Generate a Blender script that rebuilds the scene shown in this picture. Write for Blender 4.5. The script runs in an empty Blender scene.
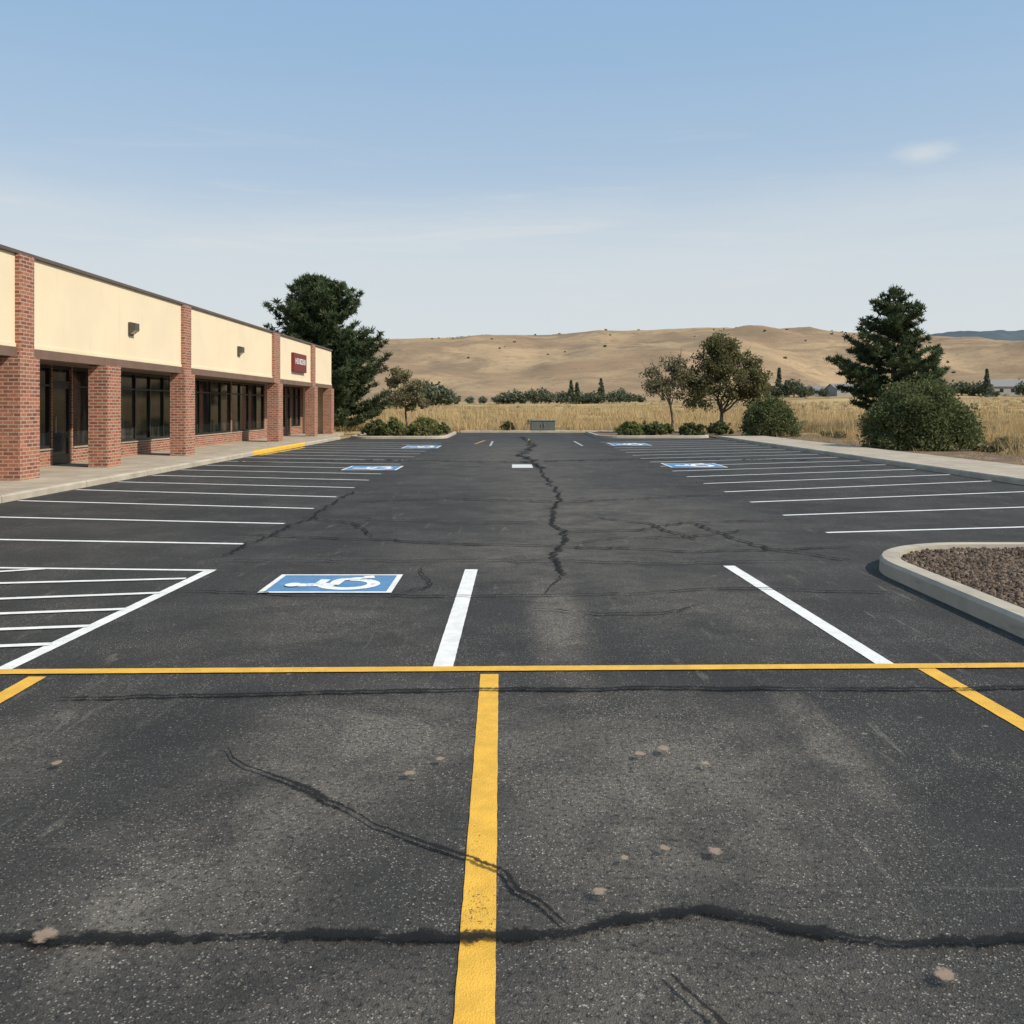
import bpy, math, random
import numpy as np
from mathutils import Vector, noise as mnoise

scene = bpy.context.scene
COL = scene.collection
F = 900.0; CAMH = 1.6; HOR = 407.0

# ------------------------------------------------------------------ helpers
def smooth(a, b, x):
    t = max(0.0, min(1.0, (x - a) / (b - a)))
    return t * t * (3 - 2 * t)

class NT:
    def __init__(self, name):
        self.m = bpy.data.materials.new(name); self.m.use_nodes = True
        self.t = self.m.node_tree; self.t.nodes.clear()
        self.out = self.t.nodes.new('ShaderNodeOutputMaterial')
    def n(self, typ, **kw):
        nd = self.t.nodes.new(typ)
        for k, v in kw.items(): setattr(nd, k, v)
        return nd
    def l(self, a, b): self.t.links.new(a, b)
    def setin(self, sock, v):
        if hasattr(v, 'is_linked') or isinstance(v, bpy.types.NodeSocket): self.l(v, sock)
        else: sock.default_value = v
    def math(self, op, a, b=None, clamp=False):
        nd = self.n('ShaderNodeMath', operation=op, use_clamp=clamp)
        self.setin(nd.inputs[0], a)
        if b is not None: self.setin(nd.inputs[1], b)
        return nd.outputs[0]
    def vmath(self, op, a, b=None):
        nd = self.n('ShaderNodeVectorMath', operation=op)
        self.setin(nd.inputs[0], a)
        if b is not None: self.setin(nd.inputs[1], b)
        return nd.outputs['Value'] if op in ('LENGTH', 'DOT_PRODUCT') else nd.outputs[0]
    def mix(self, fac, a, b, typ='MIX'):
        nd = self.n('ShaderNodeMix', data_type='RGBA', blend_type=typ)
        self.setin(nd.inputs[0], fac)
        self.setin(nd.inputs[6], a if not isinstance(a, tuple) else (*a[:3], 1))
        self.setin(nd.inputs[7], b if not isinstance(b, tuple) else (*b[:3], 1))
        return nd.outputs[2]
    def ramp(self, v, a, b, o0=0.0, o1=1.0, interp='SMOOTHSTEP'):
        nd = self.n('ShaderNodeMapRange', interpolation_type=interp)
        self.setin(nd.inputs[0], v)
        nd.inputs[1].default_value = a; nd.inputs[2].default_value = b
        nd.inputs[3].default_value = o0; nd.inputs[4].default_value = o1
        return nd.outputs[0]
    def noise(self, vec, scale, detail=4, rough=0.55, dist=0.0):
        nd = self.n('ShaderNodeTexNoise')
        self.l(vec, nd.inputs['Vector']); nd.inputs['Scale'].default_value = scale
        nd.inputs['Detail'].default_value = detail; nd.inputs['Roughness'].default_value = rough
        nd.inputs['Distortion'].default_value = dist
        return nd.outputs[0]
    def voro(self, vec, scale, out='Color', rnd=1.0):
        nd = self.n('ShaderNodeTexVoronoi'); self.l(vec, nd.inputs['Vector'])
        nd.inputs['Scale'].default_value = scale
        nd.inputs['Randomness'].default_value = rnd
        return nd.outputs[out]
    def pos(self): return self.n('ShaderNodeNewGeometry').outputs['Position']
    def scale(self, vec, s, rot=None):
        nd = self.n('ShaderNodeMapping'); self.l(vec, nd.inputs[0]); nd.inputs['Scale'].default_value = s
        if rot: nd.inputs['Rotation'].default_value = (0, 0, rot)
        return nd.outputs[0]
    def uv(self): return self.n('ShaderNodeTexCoord').outputs['UV']
    def bump(self, h, strength=0.3, dist=0.02):
        nd = self.n('ShaderNodeBump'); nd.inputs['Strength'].default_value = strength
        nd.inputs['Distance'].default_value = dist; self.l(h, nd.inputs['Height'])
        return nd.outputs[0]
    def bsdf(self, color, rough=0.8, normal=None, metallic=0.0, spec=0.5):
        nd = self.n('ShaderNodeBsdfPrincipled')
        self.setin(nd.inputs['Base Color'], (*color[:3], 1) if isinstance(color, tuple) else color)
        self.setin(nd.inputs['Roughness'], rough)
        nd.inputs['Metallic'].default_value = metallic
        nd.inputs['Specular IOR Level'].default_value = spec
        if normal is not None: self.l(normal, nd.inputs['Normal'])
        return nd.outputs[0]
    def done(self, sh): self.l(sh, self.out.inputs[0]); return self.m

def sepx(nt, v, i):
    s = nt.n('ShaderNodeSeparateXYZ'); nt.l(v, s.inputs[0]); return s.outputs[i]

# ------------------------------------------------------------------ materials
def mat_asphalt():
    nt = NT('asphalt'); p = nt.pos()
    big = nt.noise(p, 0.35, 4, 0.6)
    med = nt.noise(p, 2.2, 7, 0.75, 0.5)
    fine = nt.noise(p, 45, 3, 0.7)
    base = nt.mix(nt.ramp(big, .35, .7), (.0265, .026, .0255), (.042, .0405, .038))
    tot = None
    for (cx, cy, rx, ry, s) in [(-.65, 4.35, .80, .95, 1.15), (-1.05, 3.2, .60, .75, .9), (.72, 4.15, .85, 1.0, 1.1), (.55, 3.2, .8, .7, .75),
                                (1.52, 4.35, .14, .75, 1.4), (.36, 6.9, .24, 1.9, 1.3), (.7, 14, 1.3, 7, .7), (-.2, 9.5, 1.6, 1.6, .5),
                                (.2, 2.3, 1.3, .5, .8), (-1.4, 6.6, 1.1, 1.3, .5), (1.6, 7.2, .9, 1.6, .6), (-2.3, 4.2, .4, 1.0, .6),
                                (0.3, 30, 3.0, 14, .7), (2.4, 13, 1.3, 5, .6), (-1.25, 2.95, .12, .55, 1.0)]:
        v = nt.vmath('SUBTRACT', p, (cx, cy, 0)); v = nt.vmath('MULTIPLY', v, (1 / rx, 1 / ry, 0))
        g = nt.ramp(nt.vmath('LENGTH', v), 0, 1.35, s, 0)
        tot = g if tot is None else nt.math('ADD', tot, g)
    tot = nt.math('MINIMUM', tot, 1.2)
    dust = nt.math('MULTIPLY', tot, nt.ramp(med, .34, .66, .28, 1.1))
    dust = nt.math('MINIMUM', dust, 1.0)
    dust = nt.math('MULTIPLY', dust, nt.ramp(fine, .28, .6, .35, 1.0))
    base = nt.mix(nt.math('MULTIPLY', dust, .85), base, (.165, .144, .117))
    scm = nt.ramp(nt.noise(p, .8, 3, .5), .42, .60)
    st = nt.noise(nt.scale(p, (6.0, .8, 1), .35), 1.5, 5, .74, .6)
    st2 = nt.noise(nt.scale(p, (0.7, 4.0, 1)), 2.2, 5, .74, .6)
    s1 = nt.math('MULTIPLY', nt.math('MAXIMUM', nt.ramp(st, .56, .72, 0, .75), nt.ramp(st2, .60, .76, 0, .5)), scm)
    base = nt.mix(s1, base, (.18, .162, .136))
    sd = nt.noise(nt.scale(p, (0.7, 1.1, 1)), .8, 6, .70, 1.2)
    base = nt.mix(nt.ramp(sd, .50, .66, 0, .60), base, (.0205, .020, .0195))
    r = sepx(nt, nt.voro(p, 180, 'Color'), 0)
    pm = nt.math('MINIMUM', nt.math('ADD', nt.ramp(nt.noise(p, 1.2, 4, .65), .42, .66, .25, .8), nt.math('MULTIPLY', dust, .6)), 1.0)
    base = nt.mix(nt.math('MULTIPLY', nt.ramp(r, 0, 1, .0, .45, 'LINEAR'), pm), base, (.135, .122, .104))
    base = nt.mix(nt.math('MULTIPLY', nt.ramp(r, .90, 1.0, 0, .95), pm), base, (.38, .345, .29))
    base = nt.mix(nt.ramp(fine, .5, .32, 0, .65), base, (.010, .010, .010))
    v2 = nt.voro(p, 42, 'Distance'); v2c = sepx(nt, nt.voro(p, 42, 'Color'), 1)
    grit = nt.math('MULTIPLY', nt.ramp(v2, .18, .09), nt.ramp(v2c, .74, .80))
    grit = nt.math('MULTIPLY', grit, nt.ramp(med, .44, .58))
    base = nt.mix(grit, base, (.47, .43, .37))
    v3 = nt.voro(p, 3.8, 'Distance'); v3c = sepx(nt, nt.voro(p, 3.8, 'Color'), 2)
    spot = nt.math('MULTIPLY', nt.ramp(nt.math('ADD', v3, nt.math('MULTIPLY', nt.noise(p, 30, 3), .12)), .13, .075), nt.ramp(v3c, .40, .55, 0, .65))
    base = nt.mix(spot, base, (.28, .255, .22))
    h = nt.math('ADD', nt.voro(p, 180, 'Distance'), nt.math('MULTIPLY', fine, 1.0))
    return nt.done(nt.bsdf(base, nt.ramp(fine, .2, .8, .75, .95), nt.bump(h, .65, .006), spec=.25))

def mat_paint(name, col, wear=.5, hi=.455):
    nt = NT(name); p = nt.pos()
    n1 = nt.noise(p, 55, 4, .7); n2 = nt.noise(p, 3.0, 4, .6)
    r = sepx(nt, nt.voro(p, 170, 'Color'), 0)
    s = nt.math('ADD', nt.math('MULTIPLY', n1, .6), nt.math('ADD', nt.math('MULTIPLY', n2, .45), nt.math('MULTIPLY', r, .12)))
    w = nt.ramp(s, hi, hi - .085, 0, wear)
    c = nt.mix(nt.ramp(nt.noise(p, 9, 5, .6), .3, .75), tuple(x * .80 for x in col), col)
    c = nt.mix(w, c, (.05, .047, .042))
    d = nt.math('MULTIPLY', nt.ramp(nt.noise(p, 160, 2, .6), .38, .22), .5)
    c = nt.mix(d, c, (.06, .055, .05))
    h = nt.math('ADD', nt.voro(p, 170, 'Distance'), n1)
    return nt.done(nt.bsdf(c, .75, nt.bump(h, .4, .005), spec=.3))

def mat_emblem():
    nt = NT('flaked_white_paint'); p = nt.pos()
    n = nt.noise(p, 7, 6, .72, .8); n2 = nt.noise(p, 70, 3, .7)
    s = nt.math('ADD', n, nt.math('MULTIPLY', nt.math('SUBTRACT', n2, .5), .35))
    m = nt.ramp(s, .34, .46, .25, .97)
    sh = nt.bsdf((.80, .80, .77), .8, None, spec=.2)
    tr = nt.n('ShaderNodeBsdfTransparent').outputs[0]
    mx = nt.n('ShaderNodeMixShader'); nt.l(m, mx.inputs[0]); nt.l(tr, mx.inputs[1]); nt.l(sh, mx.inputs[2])
    return nt.done(mx.outputs[0])

def mat_crack(name, amt, bias):
    nt = NT(name); p = nt.pos(); uv = nt.uv()
    v = nt.math('ABSOLUTE', sepx(nt, uv, 1))
    n = nt.noise(p, 9, 6, .7, .5); n2 = nt.noise(p, 60, 3, .6)
    s = nt.math('ADD', nt.math('SUBTRACT', 1.0, v), nt.math('MULTIPLY', nt.math('SUBTRACT', n, .5), 2.0))
    s = nt.math('ADD', s, nt.math('MULTIPLY', nt.math('SUBTRACT', n2, .5), 1.0))
    m = nt.ramp(s, bias, bias + .4, 0, amt)
    sh = nt.bsdf((.009, .009, .009), .85, None, spec=.2)
    tr = nt.n('ShaderNodeBsdfTransparent').outputs[0]
    mx = nt.n('ShaderNodeMixShader'); nt.l(m, mx.inputs[0]); nt.l(tr, mx.inputs[1]); nt.l(sh, mx.inputs[2])
    return nt.done(mx.outputs[0])

def mat_stain(name, col, amt=.8):
    nt = NT(name); p = nt.pos(); uv = nt.uv()
    r = nt.vmath('LENGTH', uv)
    n = nt.noise(p, 40, 5, .7)
    s = nt.math('ADD', nt.math('SUBTRACT', 1.0, r), nt.math('MULTIPLY', nt.math('SUBTRACT', n, .5), 1.4))
    m = nt.ramp(s, .25, .65, 0, amt)
    sh = nt.bsdf(nt.mix(n, tuple(c * .7 for c in col), col), .9, None, spec=.2)
    tr = nt.n('ShaderNodeBsdfTransparent').outputs[0]
    mx = nt.n('ShaderNodeMixShader'); nt.l(m, mx.inputs[0]); nt.l(tr, mx.inputs[1]); nt.l(sh, mx.inputs[2])
    return nt.done(mx.outputs[0])

def mat_concrete(name, col, joint=None):
    nt = NT(name); p = nt.pos()
    c = nt.mix(nt.ramp(nt.noise(p, 1.3, 6, .65), .3, .72), tuple(x * .72 for x in col), col)
    c = nt.mix(nt.ramp(nt.noise(p, 60, 3, .7), .55, .75, 0, .35), c, tuple(x * .5 for x in col))
    c = nt.mix(nt.ramp(nt.noise(nt.scale(p, (3, .6, 3)), 2.0, 4, .7), .54, .72, 0, .55), c, tuple(x * .45 for x in col))
    h = nt.noise(p, 90, 3)
    if joint:
        y = sepx(nt, p, 1)
        f = nt.math('FRACT', nt.math('DIVIDE', y, joint))
        d = nt.math('MULTIPLY', nt.math('MINIMUM', f, nt.math('SUBTRACT', 1.0, f)), joint)
        c = nt.mix(nt.ramp(d, .012, .006, 0, .8), c, (.07, .06, .05))
    return nt.done(nt.bsdf(c, .9, nt.bump(h, .25, .005), spec=.25))

def mat_brick():
    nt = NT('red_brick'); uv = nt.uv()
    b = nt.n('ShaderNodeTexBrick'); nt.l(uv, b.inputs['Vector'])
    b.inputs['Color1'].default_value = (.38, .14, .080, 1); b.inputs['Color2'].default_value = (.15, .048, .034, 1)
    b.inputs['Mortar'].default_value = (.40, .32, .25, 1)
    b.inputs['Scale'].default_value = 1.0; b.inputs['Mortar Size'].default_value = .012
    b.inputs['Brick Width'].default_value = .215; b.inputs['Row Height'].default_value = .078
    b.inputs['Bias'].default_value = -.1
    p = nt.pos()
    c = nt.mix(nt.ramp(nt.noise(p, 1.8, 5, .6), .35, .75, 0, .3), b.outputs[0], (.42, .20, .13))
    c = nt.mix(nt.ramp(nt.noise(p, 14, 4, .7), .5, .75, 0, .55), c, (.10, .045, .035))
    return nt.done(nt.bsdf(c, .9, nt.bump(b.outputs['Fac'], -.5, .01), spec=.2))

def mat_simple(name, col, rough=.6, var=.2, scale=4., metallic=0., spec=.4, bump=0.):
    nt = NT(name); p = nt.pos()
    n = nt.noise(p, scale, 5, .6)
    c = nt.mix(nt.ramp(n, .3, .7), tuple(x * (1 - var) for x in col), col)
    nm = nt.bump(nt.noise(p, scale * 20, 3), bump, .01) if bump else None
    return nt.done(nt.bsdf(c, rough, nm, metallic, spec))

def mat_stucco():
    nt = NT('cream_stucco'); p = nt.pos()
    col = (.80, .675, .47)
    c = nt.mix(nt.ramp(nt.noise(p, .6, 5, .6), .3, .7), tuple(x * .93 for x in col), col)
    st = nt.noise(nt.scale(p, (5, 5, .35)), 1.5, 5, .65)
    c = nt.mix(nt.ramp(st, .53, .8, 0, .22), c, (.50, .40, .28))
    return nt.done(nt.bsdf(c, .92, nt.bump(nt.noise(p, 60, 4), .25, .01), spec=.2))

def mat_glass():
    nt = NT('dark_shop_glass'); p = nt.pos()
    n = nt.noise(nt.scale(p, (1, 1.6, .35)), 1.2, 3, .6)
    c = nt.mix(nt.ramp(n, .45, .7), (.010, .013, .013), (.065, .060, .052))
    sh = nt.n('ShaderNodeBsdfPrincipled'); nt.l(c, sh.inputs['Base Color'])
    sh.inputs['Roughness'].default_value = .06; sh.inputs['IOR'].default_value = 1.38
    return nt.done(sh.outputs[0])

def mat_leaf(name, dark, light, trans=.25):
    nt = NT(name)
    a = nt.n('ShaderNodeAttribute'); a.attribute_name = 'tint'
    c = nt.mix(a.outputs['Fac'], dark, light)
    d = nt.n('ShaderNodeBsdfDiffuse'); nt.l(c, d.inputs[0])
    t = nt.n('ShaderNodeBsdfTranslucent'); nt.l(c, t.inputs[0])
    mx = nt.n('ShaderNodeMixShader'); mx.inputs[0].default_value = trans
    nt.l(d.outputs[0], mx.inputs[1]); nt.l(t.outputs[0], mx.inputs[2])
    return nt.done(mx.outputs[0])

def mat_stone():
    nt = NT('gravel_stone'); a = nt.n('ShaderNodeAttribute'); a.attribute_name = 'tint'
    c = nt.mix(a.outputs['Fac'], (.050, .034, .025), (.27, .20, .145))
    return nt.done(nt.bsdf(c, .9, None, spec=.2))

def mat_field():
    nt = NT('dry_field'); p = nt.pos()
    n = nt.noise(nt.scale(p, (.6, 1.6, 1)), .05, 8, .65)
    c = nt.mix(nt.ramp(n, .38, .62), (.27, .185, .090), (.50, .365, .185))
    n2 = nt.noise(p, 1.2, 6, .7)
    c = nt.mix(nt.ramp(n2, .5, .75, 0, .5), c, (.17, .125, .07))
    n3 = nt.noise(nt.scale(p, (.35, 1.6, 1)), .035, 6, .65)
    c = nt.mix(nt.ramp(n3, .53, .64, 0, .7), c, (.155, .14, .07))
    return nt.done(nt.bsdf(c, 1.0, nt.bump(nt.noise(p, 3, 6, .7), .7, .3), spec=.05))

def mat_hill():
    nt = NT('dry_grass_hill'); p = nt.pos()
    n = nt.noise(nt.scale(p, (1, 1, 2.2)), .006, 7, .64, .8)
    c = nt.mix(nt.ramp(n, .40, .60), (.275, .178, .092), (.41, .280, .148))
    n2 = nt.noise(nt.scale(p, (1, .40, 3), .5), .016, 8, .72, .9)
    c = nt.mix(nt.ramp(n2, .46, .62, 0, .75), c, (.19, .130, .072))
    n3 = nt.noise(p, .10, 6, .84)
    c = nt.mix(nt.ramp(n3, .50, .66, 0, .6), c, (.15, .118, .072))
    v = nt.voro(p, .05, 'Distance'); vm = sepx(nt, nt.voro(p, .05, 'Color'), 0)
    sp = nt.math('MULTIPLY', nt.ramp(v, .10, .06), nt.ramp(vm, .72, .76, 0, .6))
    c = nt.mix(sp, c, (.10, .10, .07))
    c = nt.mix(.11, c, (.38, .37, .38))  # aerial haze painted into the hill colour as a pale grey mix
    return nt.done(nt.bsdf(c, 1.0, nt.bump(n3, .3, 2.5), spec=.02))

def mat_mulch():
    nt = NT('brown_mulch'); p = nt.pos()
    c = nt.mix(sepx(nt, nt.voro(p, 22, 'Color'), 0), (.08, .055, .038), (.24, .17, .115))
    c = nt.mix(nt.ramp(nt.noise(p, 1.2, 5, .6), .42, .65, 0, .65), c, (.31, .22, .135))
    return nt.done(nt.bsdf(c, 1, nt.bump(nt.voro(p, 22, 'Distance'), .8, .03), spec=.1))

M = dict(
    asphalt=mat_asphalt(), white=mat_paint('white_road_paint', (.84, .83, .79), .75),
    worn=mat_emblem(),
    whitefar=mat_paint('faded_white_paint', (.66, .66, .63), .8), dim=mat_paint('old_white_paint', (.42, .42, .40), .8),
    dimy=mat_paint('old_yellow_paint', (.42, .29, .08), .8),
    yellow=mat_paint('yellow_road_paint', (.80, .45, .06), .85, .475), blue=mat_paint('blue_road_paint', (.115, .265, .47), .85, .475),
    crack=mat_crack('sealed_crack', .90, .40), faint=mat_crack('faint_crack', .82, .40), stain=mat_stain('tan_stain', (.38, .28, .20), .75),
    walk=mat_concrete('sidewalk_concrete', (.47, .40, .305), 1.8), kerb=mat_concrete('kerb_concrete', (.50, .44, .35), 3.0),
    kerby=mat_paint('yellow_kerb_paint', (.80, .50, .06), .6),
    brick=mat_brick(), stucco=mat_stucco(), brown=mat_simple('brown_trim', (.19, .12, .085), .6, .2, 2),
    coping=mat_simple('dark_coping', (.12, .085, .07), .5, .2, 2), soffit=mat_simple('soffit', (.20, .155, .12), .8, .15, 2),
    glass=mat_glass(), frame=mat_simple('dark_bronze_frame', (.020, .019, .017), .4, .3, 5),
    roof=mat_simple('roof_membrane', (.30, .29, .27), .9, .2, 1), metal=mat_simple('lamp_metal', (.10, .085, .07), .5, .3, 8),
    lens=mat_simple('lamp_lens', (.55, .52, .45), .3, .1, 8), red=mat_simple('sign_red', (.17, .016, .020), .4, .2, 3),
    signw=mat_simple('sign_white', (.75, .72, .68), .5, .1, 3), steel=mat_simple('handle_steel', (.45, .45, .44), .3, .1, 8, 1.0),
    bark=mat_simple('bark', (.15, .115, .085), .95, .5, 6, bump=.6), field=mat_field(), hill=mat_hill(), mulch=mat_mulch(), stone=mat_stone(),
    pine=mat_leaf('pine_needles', (.036, .056, .030), (.130, .162, .078), .3),
    decid=mat_leaf('olive_leaves', (.080, .082, .036), (.25, .232, .112), .38),
    decid2=mat_leaf('pale_olive_leaves', (.13, .120, .062), (.31, .275, .165), .38),
    green=mat_leaf('green_leaves', (.085, .110, .038), (.25, .27, .105), .35),
    bush=mat_leaf('shrub_leaves', (.062, .082, .036), (.205, .222, .100), .35),
    grass=mat_leaf('straw', (.26, .17, .075), (.61, .455, .24), .3),
    far=mat_leaf('distant_leaves', (.085, .105, .068), (.165, .180, .115), .2),  # distance haze is put into these lighter leaf colours
    box=mat_simple('cabinet_paint', (.13, .145, .12), .5, .15, 3), hwall=mat_simple('pale_siding', (.33, .32, .30), .8, .1, 2),
    hroof=mat_simple('grey_shingle', (.24, .23, .22), .9, .2, 3), pad=mat_simple('pad', (.34, .32, .28), .9, .2, 3),
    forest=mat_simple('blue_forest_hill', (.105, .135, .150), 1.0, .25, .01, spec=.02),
)

# ------------------------------------------------------------------ mesh builders
def link(o, parent=None):
    COL.objects.link(o)
    if parent is not None: o.parent = parent
    return o

class MB:
    def __init__(s): s.v = []; s.f = []; s.uv = []
    def quad(s, pts, uvs=None):
        i = len(s.v); s.v += [tuple(p) for p in pts]; s.f.append(tuple(range(i, i + len(pts))))
        s.uv += list(uvs) if uvs else [(p[0], p[1]) for p in pts]
        return s
    def box(s, x0, x1, y0, y1, z0, z1):
        i = len(s.v)
        s.v += [(x0, y0, z0), (x1, y0, z0), (x1, y1, z0), (x0, y1, z0), (x0, y0, z1), (x1, y0, z1), (x1, y1, z1), (x0, y1, z1)]
        for q, ax in (((0, 3, 2, 1), 2), ((4, 5, 6, 7), 2), ((0, 1, 5, 4), 1), ((2, 3, 7, 6), 1), ((1, 2, 6, 5), 0), ((3, 0, 4, 7), 0)):
            s.f.append(tuple(i + k for k in q))
            for k in q:
                p = s.v[i + k]
                s.uv.append((p[0], p[1]) if ax == 2 else ((p[0], p[2]) if ax == 1 else (p[1] + .1, p[2])))
        return s
    def strip(s, path, prof, closed=False, inward=1):
        P = [Vector((a, b)) for a, b in path]; n = len(P); rings = []
        for i in range(n):
            a = P[(i - 1) % n] if (closed or i > 0) else P[i]
            b = P[(i + 1) % n] if (closed or i < n - 1) else P[i]
            d = (b - a).normalized(); nr = Vector((-d.y, d.x)) * inward
            rings.append([(P[i].x + nr.x * o, P[i].y + nr.y * o, z) for o, z in prof])
        base = len(s.v); k = len(prof)
        for r in rings: s.v += r
        for i in range(n if closed else n - 1):
            for j in range(k - 1):
                a = base + i * k + j; b = base + ((i + 1) % n) * k + j
                s.f.append((a, b, b + 1, a + 1)); s.uv += [(s.v[t][1], s.v[t][2]) for t in (a, b, b + 1, a + 1)]
        if not closed:
            for i in (0, n - 1):
                f = tuple(base + i * k + j for j in range(k)); s.f.append(f); s.uv += [(0, 0)] * k
        return s
    def obj(s, name, mat, parent=None, bevel=0, smoothf=False, origin=None):
        m = bpy.data.meshes.new(name); o0 = Vector(origin) if origin else Vector((0, 0, 0))
        m.from_pydata([tuple(Vector(v) - o0) for v in s.v], [], s.f); m.update()
        ul = m.uv_layers.new(name='UVMap')
        flat = np.array(s.uv, dtype=np.float32).ravel()
        if len(flat) == len(m.loops) * 2: ul.data.foreach_set('uv', flat)
        m.materials.append(mat)
        if smoothf:
            for p in m.polygons: p.use_smooth = True
        o = bpy.data.objects.new(name, m)
        link(o)
        o.location = o0
        if parent is not None:
            o.parent = parent; o.location = o0 - parent.location
        if bevel:
            b = o.modifiers.new('bevel', 'BEVEL'); b.width = bevel; b.segments = 2; b.limit_method = 'ANGLE'
        return o

def empty(name, loc, label=None, cat=None, group=None):
    e = bpy.data.objects.new(name, None); e.location = loc; e.empty_display_size = .3; link(e)
    if label: e['label'] = label
    if cat: e['category'] = cat
    if group: e['group'] = group
    return e

def structure(o, label=None, cat=None):
    o['kind'] = 'structure'
    o['label'] = label or o.name.replace('_', ' ')
    o['category'] = cat or o.name.split('.')[0].replace('_', ' ')
    return o

def np_mesh(name, verts, nper, tint, mat, parent=None, loc=(0, 0, 0)):
    verts = np.asarray(verts, dtype=np.float32).reshape(-1, 3); nv = len(verts); nf = nv // nper
    m = bpy.data.meshes.new(name)
    m.vertices.add(nv); m.vertices.foreach_set('co', verts.ravel())
    m.loops.add(nv); m.loops.foreach_set('vertex_index', np.arange(nv, dtype=np.int32))
    m.polygons.add(nf); m.polygons.foreach_set('loop_start', np.arange(0, nv, nper, dtype=np.int32))
    m.update(calc_edges=True)
    at = m.attributes.new('tint', 'FLOAT', 'POINT'); at.data.foreach_set('value', np.asarray(tint, dtype=np.float32).ravel())
    m.materials.append(mat)
    o = bpy.data.objects.new(name, m); link(o, parent); o.location = loc
    return o

def unit(a): return a / (np.linalg.norm(a, axis=-1, keepdims=True) + 1e-9)

def leaves(rng, centers, radii, n, size, aspect=1.6, tbase=.45, needle=False, flat=1.0):
    centers = np.asarray(centers, float); K = len(centers); radii = np.broadcast_to(np.asarray(radii, float), (K,))
    d = unit(rng.normal(size=(K, n, 3))); r = rng.random((K, n, 1)) ** .5
    off = d * r * radii[:, None, None]; off[..., 2] *= flat
    c = centers[:, None, :] + off
    u = unit(rng.normal(size=(K, n, 3)))
    if needle: u = unit(u * .55 + d + np.array([0, 0, .35]))
    w = unit(np.cross(u, unit(rng.normal(size=(K, n, 3)))))
    s = size * (0.6 + .8 * rng.random((K, n, 1)))
    a = u * s * .5 * aspect; b = w * s * .5
    if needle:
        q = np.stack([c - a - b, c - a + b, c + a + b * .2, c + a - b * .2], axis=2)
    else:
        q = np.stack([c - a, c - b * .9, c + a, c + b * .9], axis=2)
    t = tbase + rng.normal(scale=.18, size=(K, 1)) + rng.normal(scale=.17, size=(K, n))
    t = np.clip(np.repeat(t[..., None], 4, axis=2), 0, 1)
    return q.reshape(-1, 3), t.reshape(-1)

def tube(mb, pts, rads, sides=7):
    base = len(mb.v); n = len(pts)
    for i, (p, r) in enumerate(zip(pts, rads)):
        p = Vector(p); a = Vector(pts[max(0, i - 1)]); b = Vector(pts[min(n - 1, i + 1)])
        d = (b - a).normalized(); x = d.orthogonal().normalized(); y = d.cross(x)
        for k in range(sides):
            t = 2 * math.pi * k / sides; mb.v.append(tuple(p + (x * math.cos(t) + y * math.sin(t)) * r))
    for i in range(n - 1):
        for k in range(sides):
            a = base + i * sides + k; b = base + i * sides + (k + 1) % sides
            mb.f.append((a, b, b + sides, a + sides)); mb.uv += [(0, 0)] * 4

def limb(rng, a, b, sag=.15, n=4):
    a = np.array(a, float); b = np.array(b, float); L = np.linalg.norm(b - a); pts = []
    for i in range(n + 1):
        t = i / n; p = a * (1 - t) + b * t
        p = p + np.array([0, 0, -sag * L * math.sin(math.pi * t)]) + rng.normal(scale=.03 * L, size=3) * (0 < i < n)
        pts.append(tuple(p))
    return pts

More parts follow.
